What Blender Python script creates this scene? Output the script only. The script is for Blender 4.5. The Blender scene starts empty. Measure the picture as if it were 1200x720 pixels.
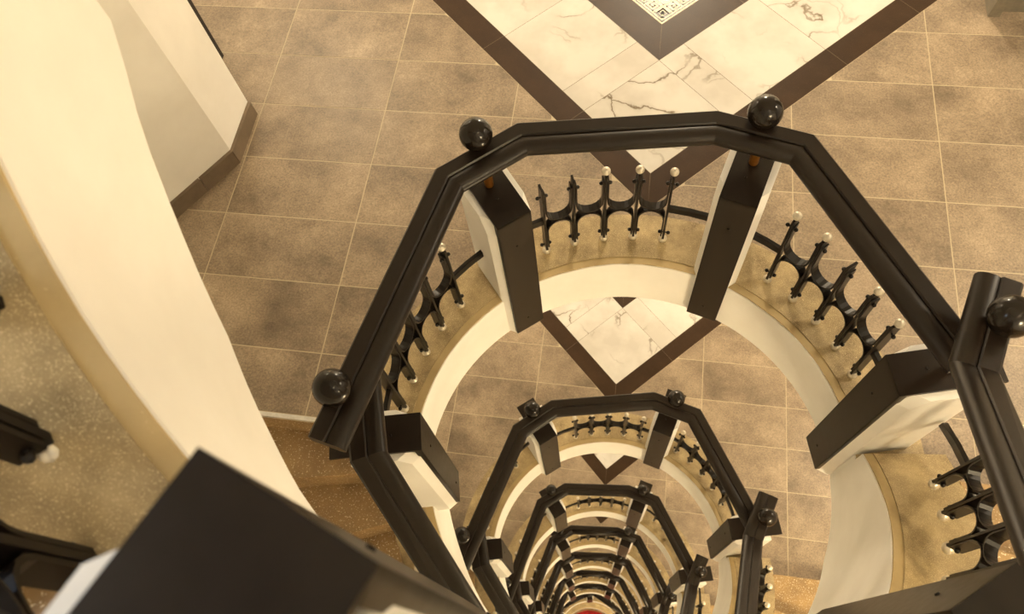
import bpy, math, random
from mathutils import Matrix, Vector

# ------------------------------------------------------------------ camera, world, lights, exposure
H = 2.71                      # storey height; z = 0 is the floor of the top landing in view
RAD = math.pi / 180
LOW = 0.88                    # the storeys below the third landing are lower by this factor


def zlev(k):
    return -(k - 1) * H if k <= 3 else -(2 + LOW * (k - 3)) * H


sc = bpy.context.scene
col = sc.collection
CAM_R = ((0.9866, -0.0893, 0.1364), (0.1387, 0.8996, -0.4141), (-0.0857, 0.4275, 0.8999))
CAM_P = (-0.0904, -0.7694, 2.739)
cd = bpy.data.cameras.new('camera')
cam = bpy.data.objects.new('camera', cd)
col.objects.link(cam)
cam.matrix_world = Matrix.Translation(CAM_P) @ Matrix(CAM_R).to_4x4()
cd.sensor_width = 36.0
cd.lens = 889.76 / 1200 * 36.0
cd.clip_start = 0.02
cd.clip_end = 100
cd.dof.use_dof = True
cd.dof.focus_distance = 2.6
cd.dof.aperture_fstop = 5.6
sc.camera = cam

world = bpy.data.worlds.new('stairwell_air')
sc.world = world
world.use_nodes = True
world.node_tree.nodes['Background'].inputs[0].default_value = (1.0, 0.86, 0.64, 1)
world.node_tree.nodes['Background'].inputs[1].default_value = 0.35

sc.view_settings.view_transform = 'Standard'
sc.view_settings.look = 'None'
sc.view_settings.exposure = 0.42
sc.view_settings.gamma = 1.0
sc.view_settings.use_curve_mapping = False

WARM = (1.0, 0.84, 0.61)


def lamp(name, kind, loc, power, colour, size=0.4, rot=(0, 0, 0)):
    d = bpy.data.lights.new(name, kind)
    d.energy = power
    d.color = colour
    if kind == 'AREA':
        d.shape = 'DISK'
        d.size = size
    else:
        d.shadow_soft_size = size
    o = bpy.data.objects.new(name, d)
    o.location = loc
    o.rotation_euler = rot
    col.objects.link(o)
    return o


# ceiling lamp over every landing with added side fills, a lamp by each flight
for k in range(1, 10):
    zf = zlev(k)
    hc = zlev(k - 1) - zf - 0.35      # just under the ceiling
    lamp('landing_light', 'AREA', (0.1, 5.4, zf + hc), 175, WARM, 0.26)
    lamp('landing_light', 'AREA', (-2.5, 3.4, zf + hc), 20, WARM, 0.3)  # added side fill, no fixture known there
    lamp('landing_light', 'AREA', (2.5, 1.3, zf + hc), 24, WARM, 0.3)  # added side fill for the floor near the arriving flight
    lamp('stair_light', 'POINT', (1.45, -1.15, zf + 1.75), 55, (1.0, 0.80, 0.49), 0.12)
lamp('landing_light', 'AREA', (0.1, 5.4, H + 2.36), 120, WARM, 0.3)
lamp('stair_light', 'POINT', (1.45, -1.15, H + 1.75), 18, (1.0, 0.8, 0.5), 0.12)  # added to light the nearest ledge, no lamp known up here
# daylight from the window in the stair wall
lamp('window_light', 'AREA', (-1.95, -0.75, 2.9), 26, (0.62, 0.78, 1.0), 0.9, (0, -75 * RAD, 15 * RAD))

# ------------------------------------------------------------------ materials


def lin(r, g, b):
    f = lambda v: (v / 255 / 12.92) if v / 255 <= 0.04045 else ((v / 255 + 0.055) / 1.055) ** 2.4
    return (f(r), f(g), f(b), 1)


class Nodes:
    def __init__(self, name):
        self.m = bpy.data.materials.new(name)
        self.m.use_nodes = True
        self.t = self.m.node_tree
        self.b = self.t.nodes['Principled BSDF']

    def n(self, kind, **kw):
        nd = self.t.nodes.new(kind)
        for k, v in kw.items():
            if k.startswith('i_'):
                nd.inputs[k[2:].replace('_', ' ')].default_value = v
            else:
                setattr(nd, k, v)
        return nd

    def l(self, a, b):
        self.t.links.new(a, b)

    def ramp(self, fac, stops):
        r = self.n('ShaderNodeValToRGB')
        e = r.color_ramp.elements
        while len(e) < len(stops):
            e.new(0.5)
        for el, (p, c) in zip(e, stops):
            el.position = p
            el.color = c
        self.l(fac, r.inputs[0])
        return r.outputs[0]

    def mix(self, fac, a, b, mode='MIX'):
        m = self.n('ShaderNodeMix', data_type='RGBA', blend_type=mode)
        for s, v in ((m.inputs[0], fac), (m.inputs[6], a), (m.inputs[7], b)):
            if isinstance(v, (int, float, tuple)):
                s.default_value = v
            else:
                self.l(v, s)
        return m.outputs[2]

    def coord(self, jitter=True):
        tc = self.n('ShaderNodeTexCoord')
        if not jitter:
            return tc.outputs['Object']
        oi = self.n('ShaderNodeObjectInfo')
        mul = self.n('ShaderNodeMath', operation='MULTIPLY')
        mul.inputs[1].default_value = 37.0
        self.l(oi.outputs['Random'], mul.inputs[0])
        add = self.n('ShaderNodeVectorMath', operation='ADD')
        self.l(tc.outputs['Object'], add.inputs[0])
        self.l(mul.outputs[0], add.inputs[1])
        return add.outputs[0]

    def noise(self, vec, scale, detail=4, rough=0.6, dist=0.0):
        nz = self.n('ShaderNodeTexNoise')
        nz.inputs['Scale'].default_value = scale
        nz.inputs['Detail'].default_value = detail
        nz.inputs['Roughness'].default_value = rough
        nz.inputs['Distortion'].default_value = dist
        self.l(vec, nz.inputs['Vector'])
        return nz.outputs['Fac']

    def bump(self, h, strength, dist=0.002):
        bp = self.n('ShaderNodeBump')
        bp.inputs['Strength'].default_value = strength
        bp.inputs['Distance'].default_value = dist
        self.l(h, bp.inputs['Height'])
        self.l(bp.outputs[0], self.b.inputs['Normal'])

    def done(self, colour, rough=0.5, metal=0.0, spec=0.5):
        if isinstance(colour, tuple):
            self.b.inputs['Base Color'].default_value = colour
        else:
            self.l(colour, self.b.inputs['Base Color'])
        if isinstance(rough, (int, float)):
            self.b.inputs['Roughness'].default_value = rough
        else:
            self.l(rough, self.b.inputs['Roughness'])
        self.b.inputs['Metallic'].default_value = metal
        self.b.inputs['Specular IOR Level'].default_value = spec
        return self.m


def mat_stone_tile():
    N = Nodes('stone_tile')
    v = N.coord()
    big = N.ramp(N.noise(v, 3.4, 7, 0.68), [(0.28, lin(106, 92, 76)), (0.72, lin(180, 161, 136))])
    fine = N.noise(v, 120, 4, 0.85)
    c = N.mix(0.9, big, N.ramp(fine, [(0.32, (0.5, 0.5, 0.5, 1)), (0.70, (1.4, 1.4, 1.4, 1))]), 'MULTIPLY')
    N.bump(fine, 0.12, 0.001)
    return N.done(c, 0.42)


def mat_marble():
    N = Nodes('white_marble')
    v = N.coord()
    warp = N.n('ShaderNodeTexNoise')
    warp.inputs['Scale'].default_value = 3.2
    warp.inputs['Detail'].default_value = 5
    N.l(v, warp.inputs['Vector'])
    sub = N.n('ShaderNodeVectorMath', operation='SCALE')
    sub.inputs['Scale'].default_value = 0.55
    N.l(warp.outputs['Color'], sub.inputs[0])
    add = N.n('ShaderNodeVectorMath', operation='ADD')
    N.l(v, add.inputs[0])
    N.l(sub.outputs[0], add.inputs[1])
    vo = N.n('ShaderNodeTexVoronoi', feature='DISTANCE_TO_EDGE')
    vo.inputs['Scale'].default_value = 3.6
    N.l(add.outputs[0], vo.inputs['Vector'])
    line = N.ramp(vo.outputs['Distance'], [(0.0, (1, 1, 1, 1)), (0.014, (0.7, 0.7, 0.7, 1)), (0.03, (0.12, 0.12, 0.12, 1)), (0.11, (0, 0, 0, 1))])
    patch = N.ramp(N.noise(v, 2.6, 2), [(0.47, (0, 0, 0, 1)), (0.62, (1, 1, 1, 1))])
    fac = N.n('ShaderNodeMath', operation='MULTIPLY')
    N.l(line, fac.inputs[0])
    N.l(patch, fac.inputs[1])
    base = N.ramp(N.noise(v, 3.5, 4), [(0.35, lin(204, 200, 192)), (0.6, lin(220, 217, 210))])
    return N.done(N.mix(fac.outputs[0], base, lin(118, 104, 84)), 0.07)


def mat_speckle(name, lo, hi, dot, dens, rough, scale=260, bump=0.1, spec=0.5):
    N = Nodes(name)
    v = N.coord(False)
    base = N.ramp(N.noise(v, 7, 5, 0.65), [(0.3, lo), (0.7, hi)])
    fine = N.noise(v, scale, 2, 0.8)
    c = N.mix(N.ramp(fine, [(dens, (0, 0, 0, 1)), (dens + 0.05, (1, 1, 1, 1))]), base, dot)
    N.bump(fine, bump, 0.001)
    return N.done(c, rough, 0.0, spec)


def mat_plaster():
    N = Nodes('white_plaster')
    v = N.coord(False)
    f = N.noise(v, 3.0, 4)
    c = N.ramp(f, [(0.3, lin(235, 232, 225)), (0.7, lin(246, 244, 238))])
    N.bump(N.noise(v, 9, 4, 0.55), 0.25, 0.006)
    return N.done(c, 0.6, 0, 0.3)


def mat_metal(name, c, rough, metal, spec=0.5):
    N = Nodes(name)
    v = N.coord(False)
    f = N.noise(v, 40, 4, 0.6)
    N.bump(N.noise(v, 220, 2), 0.04, 0.0005)
    cc = N.ramp(f, [(0.3, tuple(x * 0.85 for x in c[:3]) + (1,)), (0.7, tuple(min(1, x * 1.15) for x in c[:3]) + (1,))])
    r = N.n('ShaderNodeMapRange')
    r.inputs['To Min'].default_value = rough - 0.06
    r.inputs['To Max'].default_value = rough + 0.06
    N.l(f, r.inputs['Value'])
    return N.done(cc, r.outputs[0], metal, spec)


M = {}
M['tile'] = mat_stone_tile()
M['marble'] = mat_marble()
M['grout'] = mat_speckle('grout', lin(186, 172, 144), lin(200, 186, 156), lin(172, 158, 130), 0.62, 0.8)
M['border'] = mat_speckle('brown_border_stone', lin(50, 35, 22), lin(63, 45, 29), lin(96, 72, 46), 0.64, 0.42, 260, 0.1, 0.18)
M['ledge'] = mat_speckle('tan_terrazzo', lin(124, 106, 74), lin(192, 171, 128), lin(232, 212, 168), 0.59, 0.45, 430)
M['tread'] = mat_speckle('brown_terrazzo', lin(132, 106, 70), lin(172, 142, 96), lin(240, 228, 200), 0.60, 0.4, 120)
M['rim'] = mat_speckle('tan_render', lin(174, 153, 110), lin(196, 174, 128), lin(206, 186, 142), 0.7, 0.6, 120)
M['skirt'] = mat_speckle('skirting_stone', lin(104, 90, 74), lin(126, 110, 90), lin(90, 78, 64), 0.62, 0.45)
M['joint'] = mat_speckle('stone_joint', lin(96, 82, 62), lin(112, 96, 74), lin(120, 104, 82), 0.66, 0.7)
M['plaster'] = mat_plaster()
M['black'] = mat_metal('black_brown_paint', lin(29, 22, 16), 0.33, 0.0, 0.3)
M['iron'] = mat_metal('dark_iron', lin(22, 17, 13), 0.32, 0.0, 0.3)
M['gloss'] = mat_metal('black_lacquer', lin(26, 20, 15), 0.16, 0.0, 0.32)
M['silver'] = mat_metal('brushed_silver', lin(214, 206, 188), 0.34, 0.55)
M['brass'] = mat_metal('old_brass', lin(150, 98, 38), 0.35, 0.7)
M['alu'] = mat_metal('nosing_aluminium', lin(225, 225, 222), 0.3, 0.6)
M['door'] = mat_metal('grey_door_paint', lin(128, 120, 104), 0.5, 0.0)
M['key'] = mat_metal('key_pattern_black', lin(40, 38, 34), 0.2, 0.0)
M['mosaic'] = mat_metal('mosaic_cream', lin(240, 234, 214), 0.1, 0.0)
M['carpet'] = mat_speckle('red_carpet', lin(150, 22, 22), lin(176, 30, 28), lin(190, 46, 40), 0.66, 0.9)

# ------------------------------------------------------------------ mesh helpers


class Mesh:
    def __init__(self):
        self.v, self.f = [], []

    def add(self, vs, fs):
        o = len(self.v)
        self.v += [tuple(p) for p in vs]
        self.f += [tuple(i + o for i in f) for f in fs]
        return self

    def grid(self, rings, close=True, cap=True):
        """rings: equal-length lists of points swept into a tube"""
        n = len(rings[0])
        vs = [p for r in rings for p in r]
        fs = []
        for i in range(len(rings) - 1):
            for j in range(n if close else n - 1):
                a, b = i * n + j, i * n + (j + 1) % n
                fs.append((a, b, b + n, a + n))
        if cap:
            fs.append(tuple(range(n))[::-1])
            fs.append(tuple(range((len(rings) - 1) * n, len(rings) * n)))
        return self.add(vs, fs)

    def prism(self, poly, z0, z1):
        return self.grid([[(x, y, z0) for x, y in poly], [(x, y, z1) for x, y in poly]])

    def box(self, x0, x1, y0, y1, z0, z1):
        return self.prism([(x0, y0), (x1, y0), (x1, y1), (x0, y1)], z0, z1)

    def cyl(self, p, q, r0, r1=None, n=14):
        r1 = r0 if r1 is None else r1
        p, q = Vector(p), Vector(q)
        d = (q - p).normalized()
        u = d.orthogonal().normalized()
        w = d.cross(u)
        ring = lambda c, r: [c + (u * math.cos(2 * math.pi * i / n) + w * math.sin(2 * math.pi * i / n)) * r for i in range(n)]
        return self.grid([ring(p, r0), ring(q, r1)])

    def ball(self, c, r, nu=20, nv=12):
        rings = []
        for i in range(1, nv):
            a = math.pi * i / nv
            rings.append([(c[0] + r * math.sin(a) * math.cos(2 * math.pi * j / nu), c[1] + r * math.sin(a) * math.sin(2 * math.pi * j / nu), c[2] - r * math.cos(a)) for j in range(nu)])
        o = len(self.v)
        self.grid(rings, cap=False)
        b, t = len(self.v), len(self.v) + 1
        self.v += [(c[0], c[1], c[2] - r), (c[0], c[1], c[2] + r)]
        for j in range(nu):
            self.f.append((b, o + (j + 1) % nu, o + j))
            k = o + (nv - 2) * nu
            self.f.append((t, k + j, k + (j + 1) % nu))
        return self

    def data(self, name, mat, smooth=False):
        me = bpy.data.meshes.new(name)
        me.from_pydata(self.v, [], self.f)
        me.materials.append(mat)
        if smooth:
            me.shade_smooth()
            try:
                me.set_sharp_from_angle(angle=40 * RAD)
            except Exception:
                pass
        me.update()
        return me


def link(name, data, parent=None, loc=(0, 0, 0)):
    o = bpy.data.objects.new(name, data)
    col.objects.link(o)
    o.location = loc
    if parent:
        o.parent = parent
    return o


def tag(o, label=None, cat=None, group=None, kind=None):
    if label:
        o['label'] = label
    if cat:
        o['category'] = cat
    if group:
        o['group'] = group
    if kind:
        o['kind'] = kind
    return o


SZ = [1.0]                    # vertical scale of the flight being built


class Thing:
    """parts are collected in level coordinates, then linked as separate objects or joined"""

    def __init__(self, name, base, label, cat, group, z=0.0):
        self.name, self.base, self.z = name, Vector(base), z
        self.label, self.cat, self.group = label, cat, group
        self.parts = []

    def part(self, name, mesh, mat, smooth=False, parent=None, label=None):
        self.parts.append((name, mesh, mat, smooth, parent, label))
        return len(self.parts) - 1

    def build(self, detail=True):
        base = Vector((self.base.x, self.base.y, self.base.z * SZ[0] + self.z))
        if not detail:
            allm = Mesh()
            mats, idx, sm = [], [], []
            for (n, m, mat, s, p, l) in self.parts:
                if mat not in mats:
                    mats.append(mat)
                idx += [mats.index(mat)] * len(m.f)
                sm += [s] * len(m.f)
                allm.add([Vector(q) - self.base for q in m.v], m.f)
            me = bpy.data.meshes.new(self.name)
            me.from_pydata(allm.v, [], allm.f)
            for mat in mats:
                me.materials.append(mat)
            me.polygons.foreach_set('material_index', idx)
            me.polygons.foreach_set('use_smooth', sm)
            me.update()
            o = tag(link(self.name, me, None, base), self.label, self.cat, self.group)
            o.scale = (1, 1, SZ[0])
            return o
        root = tag(link(self.name, None, None, base), self.label, self.cat, self.group)
        root.empty_display_size = 0.1
        objs = []
        for (n, m, mat, s, p, l) in self.parts:
            c = sum((Vector(q) for q in m.v), Vector()) / len(m.v)
            mm = Mesh()
            mm.add([Vector(q) - c for q in m.v], m.f)
            par = root if p is None else objs[p][0]
            off = self.base if p is None else objs[p][1]
            o = link(n, mm.data(n, mat, s), par, c - off)
            if l:
                o['label'] = l
            objs.append((o, c))
        return root


def pt(r, a, z=0.0, cy=0.0):
    return Vector((r * math.cos(a * RAD), r * math.sin(a * RAD) + cy, z))


def interp(x, tab):
    if x <= tab[0][0]:
        return tab[0][1]
    for (a, b), (c, d) in zip(tab, tab[1:]):
        if x <= c:
            return b + (d - b) * (x - a) / (c - a)
    return tab[-1][1]


# the well: ring circle, ledge and fascia
RC, RY = 0.79, -0.06          # radius and centre offset of the white ring
LEDGE = 1.025
WALL_R = 2.14
ORD = ['landing overhead'] + [w + ' landing' for w in ('top', 'second', 'third', 'fourth', 'fifth', 'sixth', 'seventh', 'eighth', 'ninth', 'tenth')]
NLEV = 9                      # landings 1..9; 9 is the ground floor


def zstep(k):
    return (zlev(k - 1) - zlev(k)) / H


def fledge(a):
    """outer edge of the ledge along the flights, about the ring centre"""
    return interp(a, [(190, 0.97), (240, 0.99), (330, 1.05), (366, 1.06)])




# flight, heights relative to the LOWER landing (angles 184..372)
def f_top(a):
    return interp(a, [(184, 2.40), (192, 2.325), (205, 2.157), (365, 0.09), (372, 0.0)])


def f_bot(a):
    return interp(a, [(181, 2.05), (183, 2.0), (186.5, 1.937), (189.5, 1.874), (192, 1.812), (201.8, 1.594), (212.4, 1.473), (220, 1.42), (327, -0.19), (343, -0.32), (372, -0.31)])


# ------------------------------------------------------------------ structure
COLS = [-3.036, -2.436, -1.836, -1.236, -0.636, -0.036, 0.5886, 1.1886, 1.7886, 2.3886, 2.9886]
ROWS = [2.049 - 0.3061 * j for j in range(-14, 8)]
FX, FY0, FY1 = 3.02, -0.062, 6.2


def ring_y(x, r):
    return math.sqrt(max(r * r - x * x, 0)) + RY if abs(x) < r else -9


def floor_slab(k):
    z = zlev(k)
    root = tag(link('floor', None, None, (0, 0, z)), 'tiled floor of the ' + ORD[k] + ' around the stairwell', None, None, 'structure')
    xs = sorted(set([-FX, FX] + [RC * math.cos(math.pi * i / 48) for i in range(49)] + [RC + 1e-4, -RC - 1e-4]))
    m = Mesh()
    for a, b in zip(xs, xs[1:]):
        ya, yb = max(FY0, ring_y(a, RC + 0.006)), max(FY0, ring_y(b, RC + 0.006))
        m.prism([(a, ya), (b, yb), (b, FY1), (a, FY1)], -0.298, -0.014)
    link('slab', m.data('slab', M['plaster'], False), root)
    m = Mesh()
    xs = sorted(set([-FX, FX] + [(LEDGE - 0.02) * math.cos(math.pi * i / 48) for i in range(49)] + [LEDGE, -LEDGE]))
    for a, b in zip(xs, xs[1:]):
        ya, yb = max(FY0, ring_y(a, LEDGE - 0.02)), max(FY0, ring_y(b, LEDGE - 0.02))
        m.prism([(a, ya), (b, yb), (b, FY1), (a, FY1)], -0.0135, -0.0005)
    link('grout_bed', m.data('grout_bed', M['grout'], False), root)
    return root


MED_C = 1.82                   # the square medallion: u = (y-x)/sqrt2, v = (y+x)/sqrt2, mirrored about MED_C


def uv(u, v):
    return ((v - u) / math.sqrt(2), (u + v) / math.sqrt(2))


def tiles(k, root, single):
    """stone tiles clipped by the ring and by the medallion; single=False joins them into one part"""
    joined = Mesh()
    G = 0.0022
    xo = 0.0 if k == 1 else -0.045
    lim = 1.0                  # medallion outer edge: y - |x| = 1.0
    top = 2 * MED_C * math.sqrt(2) - lim
    for i in range(len(COLS) - 1):
        for y1, y0 in zip(ROWS, ROWS[1:]):
            x0, x1 = COLS[i] + G, COLS[i + 1] - G
            ya, yb = max(y0 + G, FY0 + 0.016), min(y1 - G, FY1)
            if yb - ya < 0.02:
                continue
            if x1 < -1.84 and ya < 1.1:
                if x1 < -2.3:
                    continue
            for part in (0, 1):        # below the medallion / above it
                xs = [x0 + (x1 - x0) * t / 24 for t in range(25)] + ([xo] if x0 < xo < x1 else [])
                runs, cur = [], []
                for x in sorted(xs):
                    lo = max(ya, ring_y(x, LEDGE - 0.012))
                    hi = yb
                    if part == 0:
                        hi = min(hi, lim - G + abs(x - xo))
                    else:
                        lo = max(lo, top + G - abs(x - xo), lim + abs(x - xo) + 1e-3 if top - abs(x - xo) < lim + abs(x - xo) else -9)
                    if part == 1 and top - abs(x - xo) < lim + abs(x - xo):
                        hi = lo
                    if hi - lo > 0.004:
                        cur.append((x, lo, hi))
                    else:
                        if len(cur) > 1:
                            runs.append(cur)
                        cur = []
                if len(cur) > 1:
                    runs.append(cur)
                for r in runs:
                    straight = all(abs(p[1] - r[0][1]) < 1e-6 and abs(p[2] - r[0][2]) < 1e-6 for p in r)
                    if straight:
                        r = [r[0], r[-1]]
                    poly = [(p[0], p[1]) for p in r] + [(p[0], p[2]) for p in reversed(r)]
                    if not single:
                        joined.prism(poly, -0.012, 0.0)
                        continue
                    cx, cy = sum(p[0] for p in poly) / len(poly), sum(p[1] for p in poly) / len(poly)
                    m = Mesh().prism([(x - cx, y - cy) for x, y in poly], -0.012, 0.0)
                    link('tile', m.data('tile', M['tile']), root, (cx, cy, random.uniform(-0.0004, 0.0004)))
    if not single:
        tag(link('tile_field', joined.data('tile_field', M['tile']), root), kind='stuff')


def medallion(k, root, single):
    G = 0.0011
    B0, B1, B2, B3 = 0.707, 0.834, 1.283, 1.441
    c = MED_C
    mir = lambda t: 2 * c - t
    arms = []
    pieces = []                # (name, u0, u1, v0, v1, material)

    def band(name, a, b, joints, mat):
        """square frame between offsets a<b, pinwheel arms with joints given along the arm"""
        A, Bm = mir(a), mir(b)
        stops = [b] + [j for j in joints if b < j < Bm] + [Bm]
        for s0, s1 in zip(stops, stops[1:]):
            if name != 'marble_tile':                          # mitred corners
                o0, o1 = (a if s0 == b else s0), (A if s1 == Bm else s1)
                arm = [(o0, a), (o1, a), (s1, b), (s0, b)]
                for f in (lambda p: p, lambda p: (p[1], p[0]), lambda p: (mir(p[0]), mir(p[1])), lambda p: (mir(p[1]), mir(p[0]))):
                    arms.append((name, [f(p) for p in arm], mat))
                continue
            pieces.append((name, s0, s1, a, b, mat))
            pieces.append((name, a, b, s0, s1, mat))
            pieces.append((name, s0, s1, Bm, A, mat))
            pieces.append((name, Bm, A, s0, s1, mat))
        for p in ((a, b, a, b), (a, b, Bm, A), (Bm, A, a, b), (Bm, A, Bm, A)):
            if name == 'marble_tile':
                pieces.append((name,) + p + (mat,))
    band('border_tile', B0, B1, [1.283, 1.89, 2.36], M['border'])
    band('marble_tile', B1, B2, [1.435, 1.885], M['marble'])
    band('inner_border_tile', B2, B3, [1.82], M['border'])
    pieces.append(('mosaic_panel', B3, mir(B3), B3, mir(B3), M['mosaic']))
    jm = {}
    xo = 0.0 if k == 1 else -0.045
    q = [uv(*p) for p in ((B0, B0), (mir(B0), B0), (mir(B0), mir(B0)), (B0, mir(B0)))][::-1]
    ar = sum(q[i][0] * q[(i + 1) % 4][1] - q[(i + 1) % 4][0] * q[i][1] for i in range(4))
    link('joint_bed', Mesh().prism([(x + xo, y) for x, y in (q if ar > 0 else q[::-1])], -0.0016, -0.0003).data('joint_bed', M['joint']), root)
    for (name, tri, mat) in arms:
        c3 = [sum(p[i] for p in tri) / 4 for i in (0, 1)]
        q = [uv(*(c3[i] + (p[i] - c3[i]) * (1 - G / max(0.06, abs(p[i] - c3[i]))) for i in (0, 1))) for p in tri]
        ar = sum(q[i][0] * q[(i + 1) % 4][1] - q[(i + 1) % 4][0] * q[i][1] for i in range(4))
        q = [(x + xo, y) for x, y in (q if ar > 0 else q[::-1])]
        if single:
            cx, cy = sum(p[0] for p in q) / 4, sum(p[1] for p in q) / 4
            link(name, Mesh().prism([(x - cx, y - cy) for x, y in q], -0.012, 0.0).data(name, mat), root, (cx, cy, 0))
        else:
            jm.setdefault((name, mat.name), Mesh()).prism(q, -0.012, 0.0)
    for (name, u0, u1, v0, v1, mat) in pieces:
        q = [uv(u0 + G, v0 + G), uv(u0 + G, v1 - G), uv(u1 - G, v1 - G), uv(u1 - G, v0 + G)]
        q = [(x + (0.0 if k == 1 else -0.045), y) for x, y in q[::-1]]
        cx, cy = sum(p[0] for p in q) / 4, sum(p[1] for p in q) / 4
        if single or name == 'mosaic_panel':
            o = link(name, Mesh().prism([(x - cx, y - cy) for x, y in q], -0.012, 0.0).data(name, mat), root, (cx, cy, 0))
            if name == 'mosaic_panel' and k == 1:
                m = Mesh()
                S = 0.0085     # one key cell = 8 x 7 strokes

                def stroke(a0, a1, b0, b1, flip, rev):
                    a0, a1 = (mir(a0), mir(a1)) if rev else (a0, a1)
                    p = [(a0, b0), (a1, b0), (a1, b1), (a0, b1)]
                    r = [uv(*(t if not flip else t[::-1])) for t in p]
                    ar = sum(r[i][0] * r[(i + 1) % 4][1] - r[(i + 1) % 4][0] * r[i][1] for i in range(4))
                    r = r if ar > 0 else r[::-1]
                    m.prism([(x - cx, y - cy) for x, y in r], -0.001, 0.0006)
                segs = [(0, 6.6, 0, 0.8), (0, 0.8, 0, 6), (0, 5.4, 5.2, 6), (4.6, 5.4, 1.8, 6), (2, 5.4, 1.8, 2.6), (2, 2.8, 1.8, 4.4), (2, 4, 3.6, 4.4)]
                for flip in (False, True):
                    for side in (0, 1):
                        off = B3 + 0.024
                        for i in range(14):
                            a = B3 + 0.03 + i * 7.4 * S
                            if a + 7.4 * S > mir(B3) - 0.03:
                                break
                            for (p0, p1, q0, q1) in segs:
                                b0, b1 = off + q0 * S, off + q1 * S
                                if side:
                                    b0, b1 = mir(b1), mir(b0)
                                stroke(a + p0 * S, a + p1 * S, b0, b1, flip, bool(side))
                        for e in (0.010, 0.088):
                            b0, b1 = B3 + e, B3 + e + 0.006
                            if side:
                                b0, b1 = mir(b1), mir(b0)
                            stroke(B3 + e, mir(B3) - e, b0, b1, flip, False)
                link('key_pattern', m.data('key_pattern', M['key']), o)
        else:
            jm.setdefault((name, mat.name), Mesh()).prism(q, -0.012, 0.0)
    for (name, mn), m in jm.items():
        tag(link(name + '_field', m.data(name, bpy.data.materials[mn]), root), kind='stuff')


def annulus(r0, r1, z0f, z1f, angs, cy=RY):
    """ring sector with rectangular section; z0f and z1f give bottom and top by angle"""
    return Mesh().grid([[pt(r0, a, z0f(a), cy), pt(r1, a, z0f(a), cy), pt(r1, a, z1f(a), cy), pt(r0, a, z1f(a), cy)] for a in angs])


def landing_ring(k, root):
    A = [5.5 + 176 * i / 60 for i in range(61)]
    z = lambda v: (lambda a: v)
    wob = lambda a: -0.004 + 0.0025 * math.sin(a * 0.21) + 0.0015 * math.sin(a * 0.77 + 1)
    link('fascia', annulus(RC, RC + 0.03, z(-0.30), wob, A).data('fascia', M['plaster'], True), root)
    link('ledge_rim', annulus(RC + 0.004, RC + 0.036, z(-0.02), z(0.0005), A).data('ledge_rim', M['rim'], True), root)
    link('ledge', annulus(RC + 0.034, LEDGE, z(-0.02), z(0.004), A).data('ledge', M['ledge'], True), root)


def flight_ring(k, label):
    """string of the flight that comes down onto landing k"""
    z = zlev(k)
    root = tag(link('stair_string', None, None, (0, 0, z)), label, None, None, 'structure')
    root.scale = (1, 1, zstep(k))
    A = [181.5 + 184.5 * i / 74 for i in range(75)]
    m = Mesh().grid([[pt(RC, a, f_bot(a), RY), pt(WALL_R, a, f_bot(a), RY), pt(WALL_R, a, f_bot(a) + 0.06, RY), pt(RC + 0.03, a, f_bot(a) + 0.06, RY),
                      pt(RC + 0.03, a, f_top(a) - 0.004 + 0.003 * math.sin(a * 0.33), RY), pt(RC, a, f_top(a) - 0.006 + 0.003 * math.sin(a * 0.33), RY)] for a in A])
    link('fascia', m.data('fascia', M['plaster'], True), root)
    link('ledge_rim', annulus(RC + 0.004, RC + 0.036, lambda a: f_top(a) - 0.03, lambda a: f_top(a) + 0.001, A).data('ledge_rim', M['rim'], True), root)
    link('ledge', Mesh().grid([[pt(RC + 0.034, a, f_top(a) - 0.05, RY), pt(fledge(a), a, f_top(a) - 0.05, RY), pt(fledge(a), a, f_top(a) + 0.005, RY), pt(RC + 0.034, a, f_top(a) + 0.005, RY)] for a in A]).data('ledge', M['ledge'], True), root)


EDGES = [180, 188, 198, 209] + [209 + (360 - 209) / 12 * i for i in range(1, 13)]
RISE = H / 16


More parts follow.
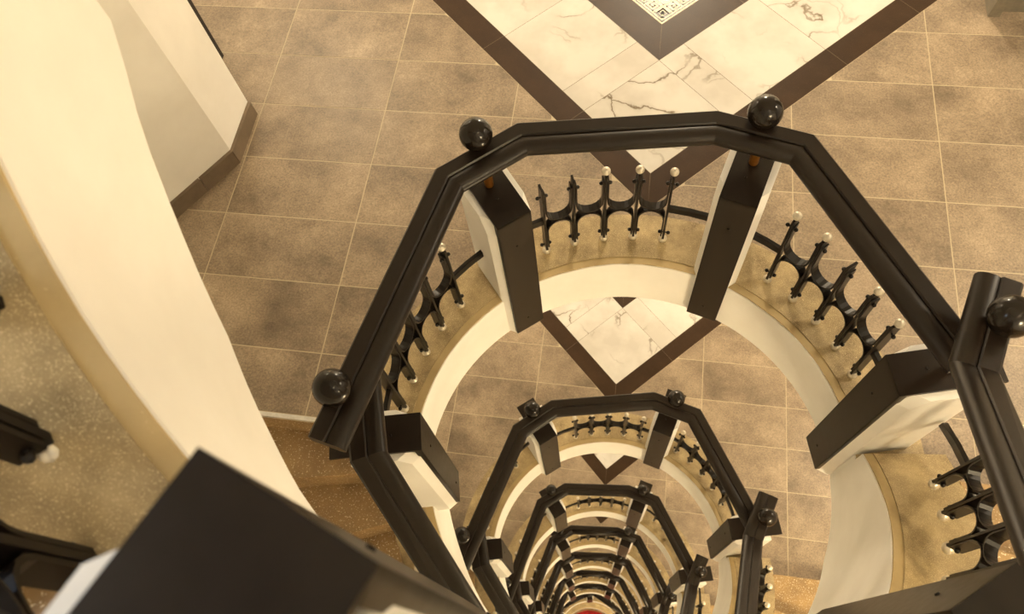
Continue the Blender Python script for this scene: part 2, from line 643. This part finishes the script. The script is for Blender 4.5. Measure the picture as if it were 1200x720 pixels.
def flight_steps(k, label):
    root = tag(link('staircase', None, None, (0, 0, zlev(k))), label, None, None, 'structure')
    root.scale = (1, 1, zstep(k))
    for i in range(15):
        a0, a1 = EDGES[i], EDGES[i + 1]
        zt = H - (i + 1) * RISE
        n = 4
        outer = lambda a: pt(WALL_R, a + (1.5 if a < 200 else 0), 0, RY)
        a0 -= 1.6 if i == 0 else 0
        pa = [(pt(fledge(t) - 0.004, t, 0, RY)) for t in [a0 - 0.4 + (a1 - a0 + 0.4) * j / n for j in range(n + 1)]]
        qa = [(outer(a0 - 0.2 + (a1 - a0 + 0.2) * j / n)) for j in range(n + 1)]
        poly = [(p.x, p.y) for p in pa] + [(q.x, q.y) for q in reversed(qa)]
        area = sum(poly[t][0] * poly[(t + 1) % len(poly)][1] - poly[(t + 1) % len(poly)][0] * poly[t][1] for t in range(len(poly)))
        if area < 0:
            poly = poly[::-1]
        c = Vector((sum(p[0] for p in poly) / len(poly), sum(p[1] for p in poly) / len(poly), zt))
        link('tread', Mesh().prism([(x - c.x, y - c.y) for x, y in poly], -0.035, 0).data('tread', M['tread']), root, c)
        b0, b1 = pt(fledge(a1) - 0.004, a1 - 1.0, 0, RY), outer(a1 - 0.6)
        b2, b3 = outer(a1 - 0.05), pt(fledge(a1) - 0.004, a1 - 0.1, 0, RY)
        link('riser', Mesh().prism([(b.x, b.y) for b in (b0, b1, b2, b3)], zt - RISE, zt - 0.035).data('riser', M['tread']), root)
    m = Mesh().box(-WALL_R + 0.05, -LEDGE + 0.01, FY0 - 0.004, FY0 + 0.013, H - 0.02, H + 0.0025)
    link('nosing_strip', m.data('nosing_strip', M['alu']), root)
    m = Mesh().box(-WALL_R + 0.05, -LEDGE + 0.01, FY0 - 0.002, FY0 + 0.012, H - RISE, H - 0.02)
    link('riser', m.data('riser', M['tread']), root)


random.seed(4)
for k in range(0, NLEV + 1):
    if k > 0 or True:
        r = floor_slab(k)
        if k >= 1:
            tiles(k, r, k <= 3)
            medallion(k, r, k <= 3)
        landing_ring(k, r)
for k in range(1, NLEV + 1):
    flight_ring(k, 'white plastered string with tan ledge of the flight coming down to the ' + ORD[k])
    flight_steps(k, 'brown terrazzo winding stairs coming down to the ' + ORD[k])

# walls of the stair tower
ZB, ZT = zlev(NLEV) - 0.3, H + 2.6
A = [180 + 180 * i / 48 for i in range(49)]
m = annulus(WALL_R, WALL_R + 0.15, lambda a: ZB, lambda a: ZT, A)
tag(link('wall_stair', m.data('wall_stair', M['plaster'], True)), 'curved cream plaster wall around the winding stairs', None, None, 'structure')
tag(link('wall_back', Mesh().box(-FX, FX, FY1, FY1 + 0.15, ZB, ZT).data('wall_back', M['plaster'])), 'plain plaster wall at the back of the landings', None, None, 'structure')
for s, n in ((-1, 'wall_left'), (1, 'wall_right')):
    x0, x1 = sorted((s * FX, s * (FX + 0.15)))
    tag(link(n, Mesh().box(x0, x1, -0.1, FY1, ZB, ZT).data(n, M['plaster'])), 'plaster side wall of the landings ' + ('behind the wall corner' if s < 0 else 'beyond the grey door'), None, None, 'structure')
tag(link('floor', Mesh().box(-FX, FX, -2.4, FY1, zlev(NLEV) - 0.36, zlev(NLEV) - 0.3).data('floor', M['tread'])), 'ground slab at the bottom of the stairwell', None, None, 'structure')
tag(link('ceiling', Mesh().box(-FX, FX, -2.4, FY1, ZT, ZT + 0.1).data('ceiling', M['plaster'])), 'plain white ceiling over the stairwell', None, None, 'structure')

# wall corner on the landings, with skirting tiles
WPOLY = [(-1.865, 1.10), (-1.865, 1.375), (-2.25, 1.375), (-2.25, 0.0), (-2.17, 0.0), (-2.17, 0.62)]
for k in (1, 2, 3):
    z = zlev(k)
    w = Mesh().prism([(x, y) for x, y in WPOLY][::-1], 0, H - 0.3)
    r = tag(link('wall_corner', None, None, (-1.9, 1.0, z)), 'white plaster wall corner with stone skirting on the ' + ORD[k], None, None, 'structure')
    w.v = [(x + 1.9, y - 1.0, zz) for x, y, zz in w.v]
    link('wall_body', w.data('wall_body', M['plaster']), r)

    def skirt(p, q, n, h=0.085, t=0.016):
        p, q = Vector(p), Vector(q)
        d = (q - p).normalized()
        o = Vector((d.y, -d.x))
        L = (q - p).length
        for i in range(n):
            a, b = p + d * (L * i / n + 0.0015), p + d * (L * (i + 1) / n - 0.0015)
            c = (a + b) / 2
            poly = [a - c, a - c + o * t, b - c + o * t, b - c]
            poly = [(v.x, v.y) for v in poly]
            ar = sum(poly[t_][0] * poly[(t_ + 1) % 4][1] - poly[(t_ + 1) % 4][0] * poly[t_][1] for t_ in range(4))
            link('skirting_tile', Mesh().prism(poly if ar > 0 else poly[::-1], 0, h).data('skirting_tile', M['skirt']), r, (c.x + 1.9, c.y - 1.0, 0))
    skirt((-1.865, 1.375), (-1.865, 1.09), 1, t=-0.016)
    skirt((-1.865, 1.10), (-2.17, 0.62), 3, t=-0.016)

# dark door frame edge behind the wall corner, grey door frame beyond the medallion
r = tag(link('door_1', None, None, (-2.16, 1.70, 0)), 'dark door edge standing behind the white wall corner', None, None, 'structure')
link('frame', Mesh().box(-0.03, 0.03, -0.02, 0.02, 0, 2.1).data('frame', M['black']), r)
link('leaf', Mesh().box(-0.80, -0.03, -0.016, 0.016, 0, 2.08).data('leaf', M['door']), r)
r = tag(link('door_2', None, None, (1.46, 2.16, 0)), 'grey painted door in its frame beside the marble medallion', None, None, 'structure')
link('frame', Mesh().box(0, 0.05, 0, 0.12, 0, 2.1).data('frame', M['door']), r)
link('leaf', Mesh().box(0.05, 0.85, 0.035, 0.075, 0, 2.08).data('leaf', M['door']), r)
link('frame', Mesh().box(0.85, 0.90, 0, 0.12, 0, 2.1).data('frame', M['door']), r)

# ------------------------------------------------------------------ pillars
# (plate centre radius, plate centre angle, outward direction, plate width, crest z, bottom z)
PILLARS = {'TL': (0.698, 130.4, 128.5, 0.130, 0.60, -0.27), 'TR': (0.713, 67.9, 74.0, 0.126, 0.60, -0.29),
           'L': (0.702, 192.2, 193.0, 0.128, 0.36, -0.49), 'R': (0.716, 8.7, 14.0, 0.128, 0.60, -0.28)}
WHERE = {'TL': 'at the rail bend facing the wall corner', 'TR': 'at the rail bend nearest the medallion',
         'L': 'at the head of the flight going down', 'R': 'at the foot of the flight from above'}


def pillar(label, group, z, pr, pa, out, w, crest, bottom, detail, fin_bottom=None, screws=True):
    base = pt(pr, pa)
    u = Vector((math.cos(out * RAD), math.sin(out * RAD), 0))
    t = Vector((-u.y, u.x, 0))
    P = lambda x, y, zz: base + u * x + t * y + Vector((0, 0, zz))
    fb = bottom - 0.02 if fin_bottom is None else fin_bottom
    T = Thing('newel_pillar', base + Vector((0, 0, fb)), label, 'pillar', group, z)
    hw, fw, L, LF = w / 2, w / 2 + 0.022, 0.30, 0.235
    # white plaster fin with chamfered front corners and a chamfered crest
    sec = lambda zz, x0: [P(x0, -hw + 0.004, zz), P(x0 + 0.035, -fw, zz), P(LF, -fw - 0.002, zz), P(LF, fw + 0.002, zz), P(x0 + 0.035, fw, zz), P(x0, hw - 0.004, zz)]
    T.part('plaster_fin', Mesh().grid([sec(fb, 0.012), sec(crest - 0.075, 0.012), sec(crest - 0.013, 0.05)]), M['plaster'], False, None, 'white plaster fin')
    th = 0.012

    def plate(a, b, c, d, n):
        """slab with corners a,b,c,d and thickness n"""
        return Mesh().add([a, b, c, d, a + n, b + n, c + n, d + n], [(0, 1, 2, 3), (7, 6, 5, 4), (0, 4, 5, 1), (1, 5, 6, 2), (2, 6, 7, 3), (3, 7, 4, 0)])
    # front plate, top plate, both with short return flanges
    fp = plate(P(0, hw, bottom), P(0, -hw, bottom), P(0, -hw, crest), P(0, hw, crest), u * th)
    fp.add(plate(P(0, hw, bottom), P(0, hw - 0.004, bottom), P(0, hw - 0.004, crest), P(0, hw, crest), u * 0.024).v, plate(P(0, 0, 0), P(0, 0, 1), P(0, 1, 1), P(0, 1, 0), u).f)
    fp.add(plate(P(0, -hw + 0.004, bottom), P(0, -hw, bottom), P(0, -hw, crest), P(0, -hw + 0.004, crest), u * 0.024).v, plate(P(0, 0, 0), P(0, 0, 1), P(0, 1, 1), P(0, 1, 0), u).f)
    f = T.part('front_plate', fp, M['black'], False, None, 'dark brown metal cover plate')
    down = Vector((0, 0, -1))
    tp = plate(P(0, -hw, crest), P(L, -hw, crest + 0.012), P(L, hw, crest + 0.012), P(0, hw, crest), down * th)
    q = T.part('top_plate', tp, M['black'], False, None, 'black metal top cover plate')
    n = 12 if detail else 6
    for (x, zz) in ((0, crest - 0.17), (0, bottom + 0.10)):
        T.part('screw', Mesh().cyl(P(0.001, 0.004, zz), P(-0.0035, 0.004, zz), 0.0055, 0.004, n), M['iron'], False, f)
    T.part('screw', Mesh().cyl(P(0.10, 0.006, crest + 0.002), P(0.10, 0.006, crest + 0.008), 0.0055, 0.004, n), M['iron'], False, q)
    T.build(detail)
    return base, u


# ------------------------------------------------------------------ rails
FLAT = [(0.0, -0.052), (0.0, -0.005), (0.004, 0.0), (0.046, 0.0), (0.053, -0.007), (0.053, -0.052)]
ROUND = [(0.0, -0.056), (-0.030, -0.060), (-0.046, -0.052), (-0.055, -0.040), (-0.057, -0.028), (-0.053, -0.016), (-0.044, -0.008), (-0.032, -0.004), (-0.012, -0.003), (0.0, -0.008)]


def rail(T, pts, closed_dir=1):
    """pts: list of (r, angle, ztop) in order; outward = away from the axis"""
    P = [pt(r, a, z) for r, a, z in pts]
    nrm = []
    for a, b in zip(P, P[1:]):
        d = Vector((b.x - a.x, b.y - a.y, 0)).normalized()
        n = Vector((d.y, -d.x, 0))
        mid = (a + b) / 2
        if n.x * mid.x + n.y * mid.y < 0:
            n = -n
        nrm.append(n)
    mit = [nrm[0]]
    for n0, n1 in zip(nrm, nrm[1:]):
        b = (n0 + n1).normalized()
        mit.append(b / max(0.3, b.dot(n0)))
    mit.append(nrm[-1])
    for i in range(len(P) - 1):
        sw = lambda prof: [[P[j] + mit[j] * o + Vector((0, 0, z)) for o, z in prof] for j in (i, i + 1)]
        s = T.part('rail_segment', fixed(Mesh().grid(sw(FLAT))), M['black'], False)
        T.part('round_moulding', fixed(Mesh().grid(sw(ROUND))), M['black'], True, s)
    return P, nrm


def fixed(m):
    """make the normals of a closed prism point outwards"""
    c = sum((Vector(p) for p in m.v), Vector()) / len(m.v)
    vol = 0
    for f in m.f:
        a = Vector(m.v[f[0]]) - c
        for i in range(1, len(f) - 1):
            vol += a.dot((Vector(m.v[f[i]]) - c).cross(Vector(m.v[f[i + 1]]) - c))
    if vol < 0:
        m.f = [f[::-1] for f in m.f]
    return m


BALLS = {1: {'TL': (0.897, 129.9), 'TR': (0.889, 70.0), 'L': (0.852, 192.4)},
         2: {'TL': (0.860, 130.7), 'TR': (0.889, 68.3), 'L': (0.893, 190.7)},
         3: {'TL': (0.905, 127.8), 'TR': (0.876, 69.4), 'L': (0.880, 191.0)}}
BALLS_D = {'TL': (0.893, 126.5), 'TR': (0.865, 70.2), 'L': (0.875, 191.0)}
BALL_R = 0.0533
RTOP = 0.789


def bracket(T, b, u, r, z0, z1):
    p = b + u * 0.165
    T.part('rail_bracket', Mesh().cyl((p.x, p.y, z0), (p.x, p.y, z1), 0.016, 0.016, 14), M['brass'], True, None, 'old brass rail bracket')


def landing_rail(k, detail, rot=0):
    z = zlev(k)
    B = BALLS.get(k, BALLS_D)
    (rl, al), (rr, ar), (r3, a3) = B['TL'], B['TR'], B['L']
    dl, dr = rl - 0.893, rr - 0.889
    path = [(0.895 + (r3 - 0.852) * 0.9, 201.0, RTOP), (0.852 + dl, al + 9.4, RTOP), (0.853 + dl, al - 9.0, RTOP),
            (0.842 + dr, ar + 8.6, RTOP), (0.872 + dr, ar - 9.4, RTOP), (0.842, 6.5, RTOP)]
    path = [(r, a + rot, zz) for r, a, zz in path]
    base = pt(*path[1][:2])
    T = Thing('handrail', base, 'dark metal handrail with ball finials bending around the ' + ORD[k], 'handrail', 'handrails around the landings', z)
    rail(T, path)
    nu = (32, 18) if detail else (14, 8)
    for n in ('TL', 'TR', 'L'):
        r, a = B[n]
        T.part('ball_finial', Mesh().ball(pt(r, a + rot, 0.8385), BALL_R, *nu), M['gloss'], True, None, 'glossy black ball')
    for n in ('TL', 'TR', 'L'):
        pr, pa, out, w, cr, bt = PILLARS[n]
        b = pt(pr, pa + rot)
        u = Vector((math.cos((out + rot) * RAD), math.sin((out + rot) * RAD), 0))
        bracket(T, b, u, 0, 0.602 if n == 'L' else cr + 0.006, RTOP - 0.05)
    T.build(detail)


# flight rail, heights relative to the lower landing
FL = [(0.85, 184, 0.60 + H), (0.832, 201, 0.58 + H), (0.865, 241.5, 0.0 + H), (0.90, 259.5, -0.26 + H), (0.89, 301, 1.66), (0.86, 319.5, 1.40), (0.787, 361.5, 0.925), (0.915, 377.5, 0.925)]
FBALLS = [(0.91, 250.5, 2.585 + 0.05), (0.895, 310, 1.53 + 0.05), (0.861, 369.06, 0.978)]
FPILLARS = {'BL': (0.757, 249.9, 247.5, 0.128, 2.33, 1.28), 'BR': (0.752, 309.5, 309.0, 0.128, 1.50, 0.48)}


def flight_rail(k, detail, rot=0):
    """rail of the flight that comes down onto landing k"""
    z = zlev(k)
    path = [(r, a + rot, zz) for r, a, zz in FL]
    T = Thing('stair_handrail', pt(path[-2][0], path[-2][1]), 'sloping dark handrail of the flight coming down to the ' + ORD[k], 'handrail', 'handrails of the stair flights', z)
    rail(T, path)
    nu = (32, 18) if detail else (14, 8)
    for (r, a, zz) in FBALLS:
        T.part('ball_finial', Mesh().ball(pt(r, a + rot, zz), BALL_R, *nu), M['gloss'], True, None, 'glossy black ball')
    hb = PILLARS['L']
    for (pr, pa, out, w, cr, bt), zt in ((hb[:4] + (hb[4] + H, 0), 0.545 + H), (FPILLARS['BL'], 2.53), (FPILLARS['BR'], 1.48), (PILLARS['R'], 0.87)):
        b = pt(pr, pa + rot)
        u = Vector((math.cos((out + rot) * RAD), math.sin((out + rot) * RAD), 0))
        bracket(T, b, u, 0, cr + 0.006, zt)
    T.build(detail)


# ------------------------------------------------------------------ baluster panels
PR = 0.855


def panel(label, group, z, c, zf, detail, a_end, missing=(), pr=PR, rivets=True, spread=8.1, lean=0.0):
    """five riveted balusters with joining arcs on the ledge; c = middle angle; zf(angle) = height of the ledge"""
    base = pt(pr, c, zf(c))
    T = Thing('baluster_panel', base, label, 'railing', group, z)
    step = spread
    S = pr * step * RAD              # spacing along the arc
    slope = (zf(c + 8) - zf(c - 8)) / 16
    zl = lambda a: zf(c) + slope * (a - c)

    def Q(s, rho, zz):
        a = c + s / pr / RAD
        return pt(pr + rho + lean * (a - c), a, zl(a) + zz)

    def sweep(path, t, d, m=None):
        """flat bar of thickness t in the panel plane and depth d across it"""
        rings = []
        for i, (s, zz) in enumerate(path):
            p0, p1 = path[max(0, i - 1)], path[min(len(path) - 1, i + 1)]
            L = math.hypot(p1[0] - p0[0], p1[1] - p0[1])
            nx, nz = -(p1[1] - p0[1]) / L, (p1[0] - p0[0]) / L
            rings.append([Q(s + nx * t / 2, -d / 2, zz + nz * t / 2), Q(s + nx * t / 2, d / 2, zz + nz * t / 2), Q(s - nx * t / 2, d / 2, zz - nz * t / 2), Q(s - nx * t / 2, -d / 2, zz - nz * t / 2)])
        return fixed((m or Mesh()).grid(rings))
    D = 0.033
    n = (14, 9) if detail else (8, 5)
    for i in range(5):
        s = (i - 2) * S
        if detail or True:
            b = T.part('baluster', sweep([(s, 0.036), (s, 0.458)], 0.009, D + 0.003), M['iron'])
        if i not in missing:
            T.part('ball_tip', Mesh().ball(Q(s, 0, 0.473), 0.0165, *n), M['silver'], True, b, 'silver ball')
        T.part('ball_foot', Mesh().ball(Q(s, -0.004, 0.0175), 0.018, *n), M['silver'], True, b, 'silver ball foot')
        if rivets:
            for sg in (-1, 1):
                for zz in (0.405, 0.068):
                    m = Mesh().ball(Q(s + sg * 0.0170, -0.003, zz), 0.0080, 8, 6)
                    m.add(*(lambda q: (q.v, q.f))(Mesh().cyl(Q(s + sg * 0.003, -0.003, zz), Q(s + sg * 0.0165, -0.003, zz), 0.0032, None, 6)))
                    T.part('rivet', m, M['iron'], True, b)
    h = S / 2 - 0.0095
    N = 10 if detail else 6
    for i in range(4):
        s = (i - 1.5) * S
        arc = [(s - h * math.cos(math.pi * j / N), 0.300 - 0.060 * math.sin(math.pi * j / N)) for j in range(N + 1)]
        up = [(s - h, 0.425)] + arc + [(s + h, 0.425)]
        arc = [(s - h * math.cos(math.pi * j / N), 0.170 + 0.060 * math.sin(math.pi * j / N)) for j in range(N + 1)]
        dn = [(s - h, 0.052)] + arc + [(s + h, 0.052)]
        T.part('upper_arc', sweep(up, 0.006, D), M['iron'])
        T.part('lower_arc', sweep(dn, 0.006, D), M['iron'])
    for sg, ae in ((-1, a_end[0]), (1, a_end[1])):
        e = (ae - c) * RAD * pr
        T.part('tie_bar', sweep([(sg * 2 * S, 0.236), ((sg * 2 * S + e) / 2, 0.236), (e, 0.236)], 0.032, 0.016), M['iron'])
    # end half-hoops of the outer balusters run straight along them
    T.build(detail)


flat = lambda a: 0.004
PLAB = {'T': 'facing the marble medallion', 'TLs': 'beside the head of the stairs down', 'TRs': 'beside the foot of the stairs up'}
LPANELS = [('T', 101.6, (125, 74.5), (0, 1)), ('TLs', 162.5, (186, 135.5), ()), ('TRs', 39.3, (64, 14.5), (2,))]
FPANELS = [('upper', 222.3, (203.5, 244)), ('middle', 280, (256, 304)), ('lower', 339.5, (315, 364))]

for k in range(0, NLEV):
    det = 1 <= k <= 3
    rot = 30 if k == NLEV - 1 else 0
    if k >= 1:
        for n, (pr, pa, out, w, cr, bt) in PILLARS.items():
            pillar('dark-covered white pillar ' + WHERE[n] + ', ' + ORD[k], 'pillars on the landings', zlev(k), pr, pa + rot, out + rot, w, cr, bt, det)
        landing_rail(k, det, rot)
        for n, c, ends, miss in LPANELS:
            ends = (ends[1], ends[0]) if ends[0] > ends[1] else ends
            # angles run anticlockwise, the missing tips are counted clockwise
            pp, sp = PR, 8.1
            if k >= 2 and n == 'T':
                c, pp, sp = 95.6, 0.80, 8.4
            if k == 2 and n == 'TRs':
                c, pp = 43.6, 0.832
            panel('black iron baluster panel ' + PLAB[n] + ', ' + ORD[k], 'baluster panels on the landings', zlev(k), c + rot, flat, det,
                  (ends[0] + rot, ends[1] + rot), [4 - i for i in miss] if k == 1 else (), rivets=k <= 2, pr=pp, spread=sp)
for k in range(1, NLEV):
    det = k <= 3
    SZ[0] = zstep(k)
    for n, (pr, pa, out, w, cr, bt) in FPILLARS.items():
        pillar('dark-covered white pillar at the %s bend of the flight down to the %s' % ('upper' if n == 'BL' else 'lower', ORD[k]), 'pillars on the stair flights',
               zlev(k), pr, pa, out, w, cr, bt, det)
    flight_rail(k, det)
    for n, c, ends in FPANELS:
        panel('sloping black iron baluster panel, %s third of the flight down to the %s' % (n, ORD[k]), 'baluster panels on the stair flights', zlev(k), c, lambda a: f_top(a) + 0.005, det, ends, pr=0.945 if k == 1 or n != 'lower' else 0.925, spread=7.1, lean=0.006 if n == 'upper' else 0.0,
              rivets=k <= 2)

# red carpet at the bottom of the stairwell
m = Mesh()
rings = [[pt(rr, 360 * i / 40, zz, RY) for i in range(40)] for rr, zz in ((0.74, 0.0), (0.74, 0.010), (0.73, 0.012))]
m.grid(rings)
z = zlev(NLEV) - 0.3
rug = tag(link('red_carpet', m.data('red_carpet', M['carpet']), None, (0, 0, z)), 'round red carpet lying at the very bottom of the stairwell', 'carpet')
